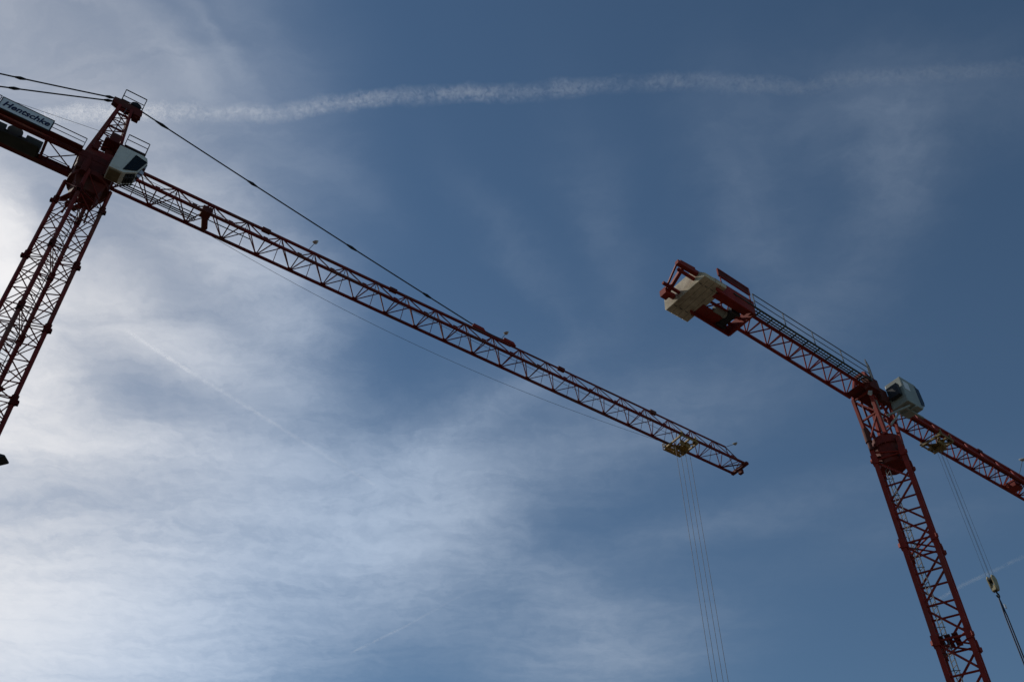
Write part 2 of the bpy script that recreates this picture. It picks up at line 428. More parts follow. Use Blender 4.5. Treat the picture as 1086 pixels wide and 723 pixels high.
en.box(50.42, 50.68, -.86, .88, Z - .09, Z + .12); en.bar((50.5, -.7, Z), (49.2, .7, Z), .07); en.box(50.5, 50.75, -.15, .2, Z - .45, Z - .09)
en.build('jib_end_frame', DRED, j1)
for x in (10.35, 19.5, 33.4, 42.0):
    jp = MB(); jp.box(x - .28, x + .28, -.09, .13, Z + 1.69 - .13, Z + 1.69 + .15); jp.build('chord_joint', DRED, j1)
for x in (26.3, 28.85):
    jp = MB(); jp.prism([(x - .55, Z + 1.78), (x + .55, Z + 1.78), (x + .35, Z + 2.06), (x - .45, Z + 2.1)], -.1, .14); jp.build('pendant_bracket', RED2, j1)
for (xb, yb, zb_), tp in (((13.25, .02, Z + 1.7), (13.6, -.1, Z + 2.62)), ((28.1, .02, Z + 1.7), (28.54, -.1, Z + 2.6)), ((49.4, .02, Z + 1.65), (50.5, -.1, Z + 2.4))):
    lamp_on_pole(j1, (xb, yb, zb_), tp, .21)
tw = MB(); tw.box(6.15, 6.75, -.95, -.35, Z - .22, Z + .28); tw.tube((6.5, -.35, Z - .02), (6.8, .5, Z - .02), .2, 14); tw.box(6.65, 6.9, .4, .72, Z - .2, Z + .15)
tw.build('trolley_winch', DRED, j1, bevel=.02)
gr = MB(); gr.box(.9, 6.1, .05, .12, Z + .05, Z + .1); gr.box(.9, 6.1, .2, .26, Z + .05, Z + .1); gr.box(.9, 6.1, .35, .40, Z + .05, Z + .1); gr.box(.9, 9.5, -.18, -.14, Z + .05, Z + .1)
gr.build('jib_walkway', GRATE, j1)
tp = []
for i in range(25):
    t = i / 24; tp.append((7.0 + 36.4 * t, .72 + .25 * math.sin(math.pi * t), Z - .1 - 1.35 * 4 * t * (1 - t) * (1 - .25 * t)))
MB().path(tp, .012, 5).build('trolley_rope', STEEL, j1)
MB().path([(.95, -.1, Z + 1.2), (25, -.08, Z + .35), (43.4, -.1, Z + .1)], .014, 5).build('hoist_rope', STEEL, j1)

# pendants
def pendant(parent, a, b, r, joints):
    a, b = Vector(a), Vector(b); mb = MB(); pts = []
    for i in range(13):
        t = i / 12; p = a.lerp(b, t); p.z -= .10 * 4 * t * (1 - t); pts.append(p)
    mb.path(pts, r, 8); o = mb.build('pendant_rope', STEEL, parent)
    d = (b - a).normalized()
    for t, ln in joints:
        c_ = a.lerp(b, t); c_.z -= .10 * 4 * t * (1 - t)
        q = MB(); q.tube(c_ - d * ln, c_, r * 1.2, 8, r * 2.3); q.tube(c_, c_ + d * ln, r * 2.3, 8, r * 1.2); q.build('rope_coupling', BLK, o)
pendant(c1, (.88, 0, Z + 7.1), (26.1, .02, Z + 1.98), .045, ((.055, .45), (.31, .35), (.605, .4), (.84, .35)))
pendant(c1, (26.4, .02, Z + 2.0), (28.7, .02, Z + 1.98), .05, ())
for s in (-1, 1):
    pendant(c1, (-.88, s * .13, Z + 6.95), (-13.6, s * .95, Z + (.05 if s < 0 else .25)), .045, ((.022, .25), (.385 if s < 0 else .395, .3)))
MB().path([(-12.5, .1, Z + 1.3), (-5.9, 0, Z + 2.44), (-1.25, 0, Z + 3.41), (.35, 0, Z + 3.75)], .012, 5).build('control_cable', STEEL, c1)

# counter jib
cj = MB()
for y in (-.78, .90):                                                 # I-beam girders
    cj.box(-14.2, -.95, y - .11, y + .11, Z + .17, Z + .22); cj.box(-14.2, -.95, y - .11, y + .11, Z - .22, Z - .17); cj.box(-14.2, -.95, y - .03, y + .03, Z - .17, Z + .17)
for x in (-14.1, -11.5, -9, -6.6, -2.95, -1.05): cj.box(x - .07, x + .07, -.67, .79, Z - .16, Z + .14)
cj1 = cj.build('counter_jib', DRED, c1)
cb = MB(); cb.rod((-2.9, -.65, Z - .05), (-1.1, .77, Z - .05), .07); cb.rod((-2.9, .77, Z - .06), (-1.1, -.65, Z - .04), .07); cb.build('deck_bracing', RED, cj1)
for a in (-14, -11.5, -9):
    cb = MB(); cb.rod((a, -.65, Z - .05), (a + 2.4, .77, Z - .05), .06); cb.build('deck_bracing', RED, cj1)
wi = MB(); wi.tube((-4.6, -.1, Z + .15), (-4.6, .72, Z + .15), .42, 20); wi.box(-6.2, -5.1, .0, .72, Z - .3, Z + .45); wi.box(-5.2, -3.2, -.1, .74, Z - .34, Z - .2); wi.box(-4.0, -3.1, .1, .70, Z - .2, Z + .5)
wi.tube((-5.1, .3, Z + .05), (-3.9, .3, Z + .05), .24, 14); wi.box(-9.0, -6.2, .05, .76, Z - .32, Z - .2)
wi.build('hoist_winch', GREEN, cj1, bevel=.02)
wk = MB(); wk.box(-14, -1.1, -1.28, -.92, Z + .0, Z + .05); wk.box(-14, -1.1, 1.03, 1.35, Z, Z + .05); wk.build('walkway', DRED, cj1)
rl = MB(); rail(rl, [(-14, -1.26, Z + .05), (-5.9, -1.26, Z + .05)], .95, .04, 1.6); rail(rl, [(-3.0, -1.2, Z + .05), (-1.12, -1.2, Z + .05)], .82, .04, 1.88)
rail(rl, [(-14, 1.33, Z + .05), (-1.4, 1.33, Z + .05)], .9, .035, 1.7)
rl.build('railing', DGREY, cj1)
for i in range(4):
    q = MB(); q.box(-13.9 + i * .62, -13.32 + i * .62, -.6, .72, Z - 1.9, Z + .35); q.build('ballast_block', CONC, cj1, bevel=.04)

# sign board with the company name
ZK = Z; Z = Z - .16

sg = MB(); sg.box(-5.80, -3.02, -1.37, -1.31, Z + .03, Z + 1.0)
sb = sg.build('sign_board', SIGNW, c1, bevel=.01)
sf = MB()
for z0, z1 in ((Z - .0, Z + .055), (Z + .975, Z + 1.03)): sf.box(-5.83, -2.99, -1.385, -1.295, z0, z1)
for x0 in (-5.83, -3.04): sf.box(x0, x0 + .05, -1.385, -1.295, Z + .055, Z + .975)
for x0 in (-5.2, -4.4, -3.6): sf.box(x0, x0 + .06, -1.31, -1.26, Z + .06, Z + .97)
sf.build('sign_frame', DGREY, sb)
cu = bpy.data.curves.new('lettering', 'FONT'); cu.body = 'Hentschke'; cu.size = .66; cu.shear = .28; cu.extrude = .008; cu.offset = .016
cu.align_x = 'CENTER'; cu.align_y = 'CENTER'
tmp = bpy.data.objects.new('lettering_curve', cu); COL.objects.link(tmp)
dg = bpy.context.evaluated_depsgraph_get(); me = bpy.data.meshes.new_from_object(tmp.evaluated_get(dg)); me.name = 'lettering'
bpy.data.objects.remove(tmp); me.materials.clear(); me.materials.append(NAVY)
to = bpy.data.objects.new('lettering', me); COL.objects.link(to); to.parent = sb
xs = [v.co.x for v in me.vertices]; wd = max(xs) - min(xs)
to.scale = (2.52 / wd, 1.0, 1); to.rotation_euler = (R(90), 0, 0); to.location = (-4.41, -1.379, Z + .52)

Z = ZK
# driver's cab on the near side
def cab(parent, x0, x1, y0, y1, z0, z1, paint, front_slope, name='cab'):
    """front (+x) leans out: glazed upper half, rounded solid back"""
    fs = front_slope
    prof = [(x0, z0), (x1 - fs, z0), (x1, z0 + .75), (x1 - .10, z1 - .28), (x1 - .42, z1), (x0 + .06, z1)]
    b = MB(); b.prism(prof, y0, y1); o = b.build(name, paint, parent, bevel=.05)
    return o
NY, FY = -2.0, -1.0
q = MB(); q.prism([(.52, Z - 1.43), (1.30, Z - 1.43), (1.42, Z - 1.36), (2.02, Z - .90), (2.34, Z + .22), (2.22, Z + .62), (1.95, Z + .70), (.60, Z + .70)], NY, FY)
cb1 = q.build('cab', WHITE, c1, bevel=.05)
w = MB(); w.prism([(1.28, Z - 1.18), (1.93, Z - .82), (2.25, Z + .22), (1.60, Z + .40)], NY - .012, NY + .002); w.build('side_window', GLASS, cb1)
w = MB()
for a, b in (((1.26, -1.20), (1.95, -.83)), ((1.95, -.83), (2.27, .23)), ((2.27, .23), (1.59, .42)), ((1.59, .42), (1.26, -1.20)), ((1.62, -1.0), (1.93, .31))):
    w.bar((a[0], NY - .012, Z + a[1]), (b[0], NY - .012, Z + b[1]), .045, .03)
w.build('window_frame', BLK, cb1)
w = MB(); w.add([(2.05, NY + .1, Z - .86), (2.05, FY - .1, Z - .86), (2.365, FY - .1, Z + .20), (2.365, NY + .1, Z + .20), (2.03, NY + .1, Z - .86), (2.03, FY - .1, Z - .86), (2.345, FY - .1, Z + .20), (2.345, NY + .1, Z + .20)],
      [(0, 1, 2, 3), (7, 6, 5, 4), (0, 4, 5, 1), (1, 5, 6, 2), (2, 6, 7, 3), (3, 7, 4, 0)]); w.build('front_window', GLASS, cb1)
w = MB(); w.add([(1.50, NY + .12, Z - 1.325), (1.50, FY - .12, Z - 1.325), (1.97, FY - .12, Z - .965), (1.97, NY + .12, Z - .965), (1.48, NY + .12, Z - 1.305), (1.48, FY - .12, Z - 1.305), (1.95, FY - .12, Z - .945), (1.95, NY + .12, Z - .945)],
      [(0, 1, 2, 3), (7, 6, 5, 4), (0, 4, 5, 1), (1, 5, 6, 2), (2, 6, 7, 3), (3, 7, 4, 0)]); w.build('floor_window', GLASS, cb1)
w = MB()
for k in range(4): w.bar((1.55 + .14 * k, NY + .1, Z - 1.50 + .11 * k), (1.55 + .14 * k, FY - .05, Z - 1.50 + .11 * k), .05)
w.bar((1.45, NY + .25, Z - 1.56), (2.1, NY + .25, Z - 1.06), .05); w.bar((1.45, FY - .15, Z - 1.56), (2.1, FY - .15, Z - 1.06), .05)
w.build('window_guard', DGREY, cb1)
w = MB(); w.box(.60, 1.25, NY + .1, FY - .1, Z - 1.50, Z - 1.42); w.build('cab_floor', BROWN, cb1)
w = MB(); w.box(.40, .60, -1.05, -.8, Z - 1.2, Z + .5); w.bar((.55, -.98, Z - 1.2), (.9, -.72, Z - .1), .12); w.bar((1.6, -1.0, Z - .9), (1.3, -.72, Z - .05), .10); w.bar((.7, -1.0, Z + .72), (.5, -.75, Z + 1.7), .08); w.build('cab_mount', DRED, cb1)
w = MB(); w.prism([(.66, Z - 1.25), (1.12, Z - 1.25), (1.30, Z + .42), (.70, Z + .42)], NY - .010, NY + .002); w.build('cab_door', WHITE, cb1, bevel=.004)

# trolley
def trolley(parent, x0, x1, yn, yf, zb, paint, basket):
    t = MB()
    for y in (yn - .14, yf + .14):
        t.prism([(x0, zb - .34), (x1, zb - .34), (x1 - .1, zb - .22), (x0 + .1, zb - .22)], y - .03, y + .03)
    for x in (x0 + .15, (x0 + x1) / 2, x1 - .15): t.bar((x, yn - .14, zb - .38), (x, yf + .14, zb - .38), .12)
    t.bar((x0 + .2, yn, zb - .38), (x1 - .2, yf, zb - .38), .08); t.bar((x0 + .2, yf, zb - .38), (x1 - .2, yn, zb - .38), .08)
    for x in (x0 + .3, x1 - .3):
        for y in (yn - .14, yf + .14): t.bar((x, y, zb - .3), (x, y, zb + .12), .09)
    t.box(x0 + .9, x0 + 1.5, -.2, .3, zb - .60, zb - .33)
    o = t.build('trolley', paint, parent)
    for x in (x0 + .3, x1 - .3):
        for y in (yn, yf):
            q = MB(); q.tube((x, y - .12, zb - .2), (x, y + .12, zb - .2), .11, 14); q.build('trolley_wheel', DGREY, o)
    for x, y in ((x0 + .7, .35), (x1 - .7, .35), (x0 + .7, -.35), (x1 - .7, -.35)):
        q = MB(); q.tube((x, y - .05, zb - .5), (x, y + .05, zb - .5), .24, 18); q.build('rope_pulley', OCHRE, o)
    if basket:
        q = MB(); bx0, bx1 = x0 + .1, x1 - .2; by0, by1 = basket
        q.box(bx0, bx1, by0, by1, zb - .47, zb - .43); rail(q, [(bx0, by0, zb - .43), (bx1, by0, zb - .43), (bx1, by1, zb - .43), (bx0, by1, zb - .43), (bx0, by0, zb - .43)], .55, .045, .7)
        q.build('service_basket', paint, o)
    return o
trolley(c1, 43.55, 45.5, -.70, .74, Z, YEL, (.90, 1.12))

# hook block with its falls of rope
def hook_block(name, label, crane_loc, rz, pts_local, zt, zb, paint, hh, group=None, r=.016):
    t = thing(name, label, 'hook block', crane_loc, rz)
    for (x, y) in pts_local:
        MB().path([(x, y, zt), (x, y, zb)], r, 6).build('hoist_rope', STEEL, t)
    x0 = min(p[0] for p in pts_local); x1 = max(p[0] for p in pts_local); xc = (x0 + x1) / 2
    b = MB()
    for y in (-.15, .15):
        b.prism([(xc - .20, zb - hh * .55), (xc - .26, zb - .1), (xc - .14, zb + .1), (xc + .14, zb + .1), (xc + .26, zb - .1), (xc + .20, zb - hh * .55), (xc + .1, zb - hh * .8), (xc - .1, zb - hh * .8)], y - .03, y + .03)
    b.box(xc - .16, xc + .16, -.12, .12, zb - hh * .78, zb - hh * .5)
    o = b.build('pulley_block', paint, t)
    q = MB()
    for xx in (xc - .11, xc + .11): q.tube((xx, -.08, zb - .16), (xx, .08, zb - .16), .14, 18)
    q.build('block_pulley', DGREY, o)
    k = MB(); pts = []
    pts.append((xc, 0, zb - hh * .75)); pts.append((xc, 0, zb - hh * .9))
    for i in range(9):
        a = R(90 - i * 32); pts.append((xc + .14 * math.cos(a), 0, zb - hh * .9 - .16 + .14 * math.sin(a)))
    k.path(pts, .05, 8); k.build('hook', BLK, t)
    return xc, zb - hh * .9 - .30
hook_block('hook_block', 'hook block low below the long left jib, on four ropes from the yellow trolley', O1, R(90 - A1),
           [(43.85, .02), (44.30, .02), (44.80, .02), (45.25, .02)], Z - .5, 13.0, YEL, 1.2)

# ==================================================================== CRANE 2
H2 = 42.0; Z = H2 + CAMZ
A2 = 54.0
O2 = Vector((.5435 * H2, 1.1345 * H2, 0))
c2 = thing('tower_crane', 'red flat-top tower crane on the right with concrete counterweight and grey cab', 'tower crane', O2, R(90 - A2))
fa = R(90 - (25.6 + 180 + 45 + 4)) - R(90 - A2)
lattice_mast(2, c2, 0, 0, fa, 1.66, Z - 4.2, 5.9, 1.97, Z - 4.9, .25, .115, (-.35, .25, R(60)))
# slewing ring, upper collar
s2 = MB(); s2.tube((0, 0, Z - 5.2), (0, 0, Z - 3.95), .80, 12, .92); s2.tube((0, 0, Z - 3.95), (0, 0, Z - 3.7), 1.0, 32); s2.tube((0, 0, Z - 3.7), (0, 0, Z - 3.3), .92, 28)
for k in range(24):
    a = 2 * math.pi * k / 24; s2.tube((.96 * math.cos(a), .96 * math.sin(a), Z - 4.02), (.96 * math.cos(a), .96 * math.sin(a), Z - 3.94), .035, 6)
for k in range(4):
    a = fa + k * math.pi / 2
    s2.box(-.1 + 1.17 * math.cos(a), .1 + 1.17 * math.cos(a), -.1 + 1.17 * math.sin(a), .1 + 1.17 * math.sin(a), Z - 5.6, Z - 3.7)
su2 = s2.build('slewing_unit', DRED2, c2)
for x, y in ((-1.2, .35), (.75, 1.0)):
    m_ = MB(); m_.tube((x, y, Z - 3.6), (x, y, Z - 2.6), .2, 14); m_.tube((x, y, Z - 4.2), (x, y, Z - 3.6), .13, 12)
    m_.build('slewing_motor', DRED, su2)
# upper tower between ring and jib
u = MB(); ub = MB()
bot = [Vector((sx_ * .72, sy_ * .62, Z - 3.35)) for sx_, sy_ in ((-1, -1), (1, -1), (1, 1), (-1, 1))]
top = [Vector((x, y, Z + .1)) for x, y in ((-.95, -.66), (.95, -.66), (.95, .62), (-.95, .62))]
for a, b in zip(bot, top): u.bar(a, b, .19)
for i in range(4):
    k = (i + 1) % 4
    for f in (.02, .5, .98): ub.bar(bot[i].lerp(top[i], f), bot[k].lerp(top[k], f), .10)
    ub.bar(bot[i].lerp(top[i], .02), bot[k].lerp(top[k], .5), .09); ub.bar(bot[k].lerp(top[k], .5), bot[i].lerp(top[i], .98), .09)
u.bar((-.95, -.66, Z + .1), (-.35, -.4, Z + 2.1), .16); u.bar((-.95, .62, Z + .1), (-.35, .4, Z + 2.1), .16)
u.bar((1.0, -.66, Z + .1), (-.35, -.4, Z + 2.1), .16); u.bar((1.0, .62, Z + .1), (-.35, .4, Z + 2.1), .16); u.bar((-.35, -.4, Z + 2.1), (-.35, .4, Z + 2.1), .18)
ut = u.build('upper_tower', RED2, c2); ub.build('tower_bracing', RED2, ut)
pf = MB(); pf.box(-1.7, .9, -.55, .5, Z + .22, Z + .28); pf.box(-1.5, -.5, -1.15, -.7, Z - .2, Z + .75); pf.box(-.3, .5, -.95, -.72, Z - .6, Z + .5)
pf.build('switch_cabinet', DRED, ut, bevel=.02)
l2 = MB()
for s in (-.2, .2): l2.bar((-.1 + s, -.2, Z - 3.4), (-.1 + s, -.2, Z + .2), .05)
for i in range(12): l2.bar((-.3, -.2, Z - 3.3 + .3 * i), (.1, -.2, Z - 3.3 + .3 * i), .03)
l2.build('ladder', GALV, ut)
for x, y, r_, m_2 in ((-.45, -.62, .05, GREYP), (.25, -.6, .06, RED2), (.55, .1, .05, GREYP), (-.62, .3, .07, DRED2)):
    q = MB(); q.tube((x * .8, y * .85, Z - 3.3), (x, y, Z + .1), r_, 8); q.build('cable_pipe', m_2, ut)
fl = MB(); fl.tube((-1.5, -.85, Z - .55), (-1.4, -1.0, Z - .65), .12, 12, .16); fl.build('floodlight', LAMPC, ut)

# jib of crane 2
j2 = jib(c2, .6, 42.0, -.62, .62, 1.52, .63, 1.75, RED2, .15, .08, Z, 1.0, 41.0)
wk = MB(); wk.box(.9, 40, -.56, -.30, Z + .09, Z + .13); wk.box(.9, 40, -.58, -.55, Z + .09, Z + .22); wk.build('jib_walkway', DRED, j2)
for x in (12.0, 22.0, 32.0):
    q = MB(); q.box(x - .25, x + .25, -.11, .11, Z + 1.4, Z + 1.68); q.build('chord_joint', DRED, j2)
lamp_on_pole(j2, (16.6, 0, Z + 1.55), (18.12, -.1, Z + 3.58), .28)
q = MB(); q.box(14.9, 15.7, -.2, .55, Z - .16, Z + .35); q.build('trolley_winch', RED2, j2, bevel=.02)
trolley(c2, 5.6, 7.2, -.62, .62, Z, OCHRE, None)
xc, zh = hook_block('hook_block', 'pale yellow hook block hanging on thin ropes under the right crane, above a dark sling', O2, R(90 - A2),
           [(6.2, -.15), (6.38, .18), (6.62, -.15), (6.8, .18)], Z - .5, Z - 10.45, PALE, 1.1, r=.009)
sg_ = thing('lifting_sling', 'dark blue lifting sling with a white tag hanging from the pale yellow hook block', 'lifting sling', O2, R(90 - A2))
q = MB(); q.path([(xc, 0, zh + .05), (xc - .05, .03, zh - 1.2), (xc - .04, .05, zh - 16)], .045, 8); q.path([(xc, 0, zh + .05), (xc + .07, -.03, zh - 1.2), (xc + .06, -.04, zh - 16)], .045, 8)
q.build('sling_rope', BLUE, sg_)
q = MB(); q.box(xc - .02, xc + .16, -.16, -.13, zh - .75, zh - .5); q.build('sling_tag', SIGNW, sg_)
q = MB(); q.tube((xc - .04, .05, zh - 16.3), (xc - .04, .05, zh - 15.9), .1, 10); q.build('sling_hook', BLK, sg_)

# counter jib of crane 2: truss rising a little to the rear
def cz(x): return Z + .18 + .045 * (-x)
cj = MB(); cb = MB()
X0, X1 = -17.0, -1.2
for y in (-.66, .60): cj.bar((X0, y, cz(X0)), (X1, y, cz(X1)), .16)
cj.bar((-13.5, -.03, cz(-13.5) + 1.15), (X1, -.03, cz(X1) + 1.15), .14)
x = -1.6; i = 0
while x > -12.3:
    x2 = x - 1.75; xm = (x + x2) / 2
    cb.rod((x, -.66, cz(x)), (x, .6, cz(x)), .075); cb.rod((x, .6, cz(x)), (xm, -.66, cz(xm)), .08); cb.rod((xm, -.66, cz(xm)), (x2, .6, cz(x2)), .08)
    for y in (-.66, .6):
        cb.rod((x, y, cz(x)), (xm, -.03, cz(xm) + 1.15), .08); cb.rod((xm, -.03, cz(xm) + 1.15), (x2, y, cz(x2)), .08)
    x = x2
cj2 = cj.build('counter_jib', RED2, c2); cb.build('deck_bracing', RED2, cj2)
wk = MB()
for y, w_ in ((-1.22, .10), (-1.02, .05), (-.86, .05)): wk.bar((-13.2, y, cz(-13.2) + .02), (-1.3, y, cz(-1.3) + .02), w_, .06)
for k in range(47): wk.bar((-1.4 - .25 * k, -.78, cz(-1.4 - .25 * k) + .06), (-1.4 - .25 * k, -1.26, cz(-1.4 - .25 * k) + .06), .03, .03)
for x in [v * -1.0 for v in range(2, 14)]: wk.bar((x, -.62, cz(x) - .04), (x, -1.26, cz(x) - .04), .07)
wk.build('walkway', GRATE, cj2)
rl = MB(); rail(rl, [(-11.4, -1.24, cz(-11.4)), (-1.3, -1.24, cz(-1.3))], 1.2, .045, 2.4)
rail(rl, [(-1.25, -1.24, cz(-1.3)), (-.6, -1.0, cz(0)), (-.3, -.7, cz(0))], 1.9, .05, .45, False)
rl.build('railing', GALV, cj2)
# warning board on the railing
bd = MB()
a, b = (-14.2, -1.24, cz(-14.2)), (-11.7, -1.24, cz(-11.7))
bd.prism([(-14.15, Z + 1.72), (-11.75, Z + 1.60), (-11.75, Z + 2.12), (-14.15, Z + 2.27)], -1.26, -1.22)
bdo = bd.build('railing_board', DRED, c2)
bf = MB()
for (p, q_) in (((-14.2, Z + 1.70), (-11.7, Z + 1.57)), ((-14.2, Z + 2.30), (-11.7, Z + 2.15)), ((-14.2, Z + 1.70), (-14.2, Z + 2.30)), ((-11.7, Z + 1.57), (-11.7, Z + 2.15))):
    bf.bar((p[0], -1.24, p[1]), (q_[0], -1.24, q_[1]), .09, .07)
bf.bar((-14.1, -1.24, Z + .8), (-14.1, -1.24, Z + 1.7), .05); bf.bar((-11.75, -1.24, Z + .8), (-11.75, -1.24, Z + 1.6), .05)
bf.build('board_frame', RED2, bdo)
# winch platform: red side plates, open underneath
zw = cz(-12.6)
wp = MB()
wp.prism([(-14.6, zw - .55), (-11.55, zw - .7), (-11.45, zw + .42), (-14.6, zw + .5)], -1.22, -1.14)
wp.prism([(-14.6, zw - .55), (-11.55, zw - .7), (-11.45, zw + .2), (-14.6, zw + .3)], .95, 1.03)
wp.box(-11.62, -11.5, -1.14, .95, zw - .7, zw + .1); wp.box(-14.6, -11.6, -.2, -.05, zw - .25, zw - .15)
wp.box(-14.3, -11.7, -1.14, -.5, zw - .3, zw - .25); wp.box(-14.3, -12.6, .2, .95, zw - .35, zw - .3)
wpo = wp.build('winch_platform', RED2, c2, bevel=.01)
wi = MB(); wi.tube((-12.35, -.35, zw - .2), (-12.35, .75, zw - .2), .30, 20); wi.box(-12.7, -12.0, .7, .85, zw - .5, zw + .2); wi.box(-12.7, -12.0, -.48, -.35, zw - .5, zw + .2)
for k in range(9): wi.tube((-12.35, -.3 + .12 * k, zw - .2), (-12.35, -.24 + .12 * k, zw - .2), .33, 20)
wi.build('hoist_winch', DGREY, wpo)
wi = MB(); wi.tube((-13.5, .1, zw - .25), (-12.8, .1, zw - .25), .2, 14); wi.tube((-12.8, .1, zw - .25), (-12.65, .1, zw - .25), .24, 14); wi.box(-13.4, -12.9, -.1, .3, zw - .05, zw + .08); wi.build('winch_motor', GREYP, wpo)
# counterweight blocks
zc_ = Z + .45
for i in range(4):
    xa = -15.75 + i * .43
    q = MB(); q.prism([(-1.52, zc_ + .22), (-1.45, zc_), (1.80, zc_), (1.88, zc_ + .12), (1.82, zc_ + .95), (.9, zc_ + 1.2), (-.45, zc_ + 1.2), (-.85, zc_ + .98)], xa, xa + .41, axis='x')
    blk = q.build('counterweight_block', CONC, c2, bevel=.03)
    for yy in (-.9, 1.2):
        q = MB(); pv_ = None
        for k in range(7):
            a = math.pi * k / 6; p_ = (xa + .205 + .09 * math.cos(a), yy, zc_ - .07 * math.sin(a))
            if pv_: q.tube(pv_, p_, .018, 6)
            pv_ = p_
        q.build('lifting_eye', DGREY, blk)
# end frame round the counterweight
ef = MB()
ze = Z + 1.16
ef.bar((-17.25, -.88, ze), (-14.6, -.98, ze - .1), .26); ef.bar((-17.0, -.9, ze + .12), (-15.9, -.92, ze + .16), .2, .3)
ef.bar((-16.35, 1.05, ze - .25), (-14.6, 1.02, ze - .2), .26); ef.box(-16.66, -16.22, .80, 1.28, ze - .62, ze - .16)
ef.bar((-17.2, -.88, ze), (-16.5, 1.04, ze - .3), .10); ef.bar((-16.75, -.88, ze - .05), (-16.3, 1.05, ze - .3), .2)
ef.build('end_frame', RED2, c2)

# grey cab on the near side
cb2 = cab(c2, .75, 2.72, -1.98, -.80, Z - .86, Z + 1.22, GREYP, .45)
w = MB(); w.add([(2.735, -1.92, Z - .15), (2.735, -.92, Z - .15), (2.635, -.92, Z + .95), (2.635, -1.92, Z + .95), (2.755, -1.92, Z - .15), (2.755, -.92, Z - .15), (2.655, -.92, Z + .95), (2.655, -1.92, Z + .95)],
      [(0, 1, 2, 3), (7, 6, 5, 4), (0, 4, 5, 1), (1, 5, 6, 2), (2, 6, 7, 3), (3, 7, 4, 0)]); w.build('front_window', GLASS, cb2)
w = MB(); w.prism([(2.2, Z - .55), (2.55, Z - .5), (2.66, Z - .15), (2.60, Z + .95), (2.2, Z + 1.05)], -1.992, -1.978); w.build('side_window', GLASS, cb2)
w = MB(); w.box(.95, 1.5, -1.996, -1.976, Z + .25, Z + .9); w.build('cab_pale_patch', SIGNW, cb2)  # thin white patch set on the grey near side
w = MB(); w.box(.42, .72, -1.8, -1.0, Z - .3, Z + .6); w.build('air_conditioner', DGREY, cb2, bevel=.02)
w = MB(); w.bar((1.1, -1.8, Z - 1.0), (.0, -.7, Z - 1.6), .11); w.bar((1.1, -1.0, Z - 1.0), (.1, -.68, Z - 2.3), .11); w.bar((1.0, -1.5, Z - 1.0), (2.8, -1.5, Z - 1.0), .12); w.bar((1.5, -.8, Z - .98), (1.5, -2.0, Z - .98), .1)
w.build('cab_mount', GREYP, cb2)

# =============================================================== street lamp
tip = Vector((-4.735, 7.37, 7.47))
sl2 = thing('street_lamp', 'dark street lamp head poking in at the left edge below the mast', 'street lamp', (-6.9, 7.2, 0))
off = Vector((-6.9, 7.2, 0))
def T(p): return Vector(p) - off
q = MB(); q.tube(T((-6.9, 7.2, 0)), T((-6.9, 7.2, 7.2)), .09, 16, .055); q.build('pole', DGREY, sl2)
q = MB(); q.path([T((-6.9, 7.2, 7.15)), T((-6.7, 7.22, 7.38)), T((-6.2, 7.26, 7.46)), T((-5.35, 7.32, 7.48))], .04, 10); q.build('arm', DGREY, sl2)
hd = MB(); yy = 7.33
pr = [(-5.45, 7.44), (-5.40, 7.415), (-4.83, 7.418), (-4.735, 7.448), (-4.742, 7.468), (-4.81, 7.488), (-5.40, 7.51), (-5.45, 7.50)]
hd.prism([(p[0] - off.x, p[1]) for p in pr], yy - .06 - off.y, yy + .06 - off.y)
ho = hd.build('lamp_head', DGREY, sl2, bevel=.012)
q = MB(); q.box(-5.3 - off.x, -4.92 - off.x, yy - off.y - .04, yy - off.y + .04, 7.40, 7.413); q.build('lens', LAMPC, ho)

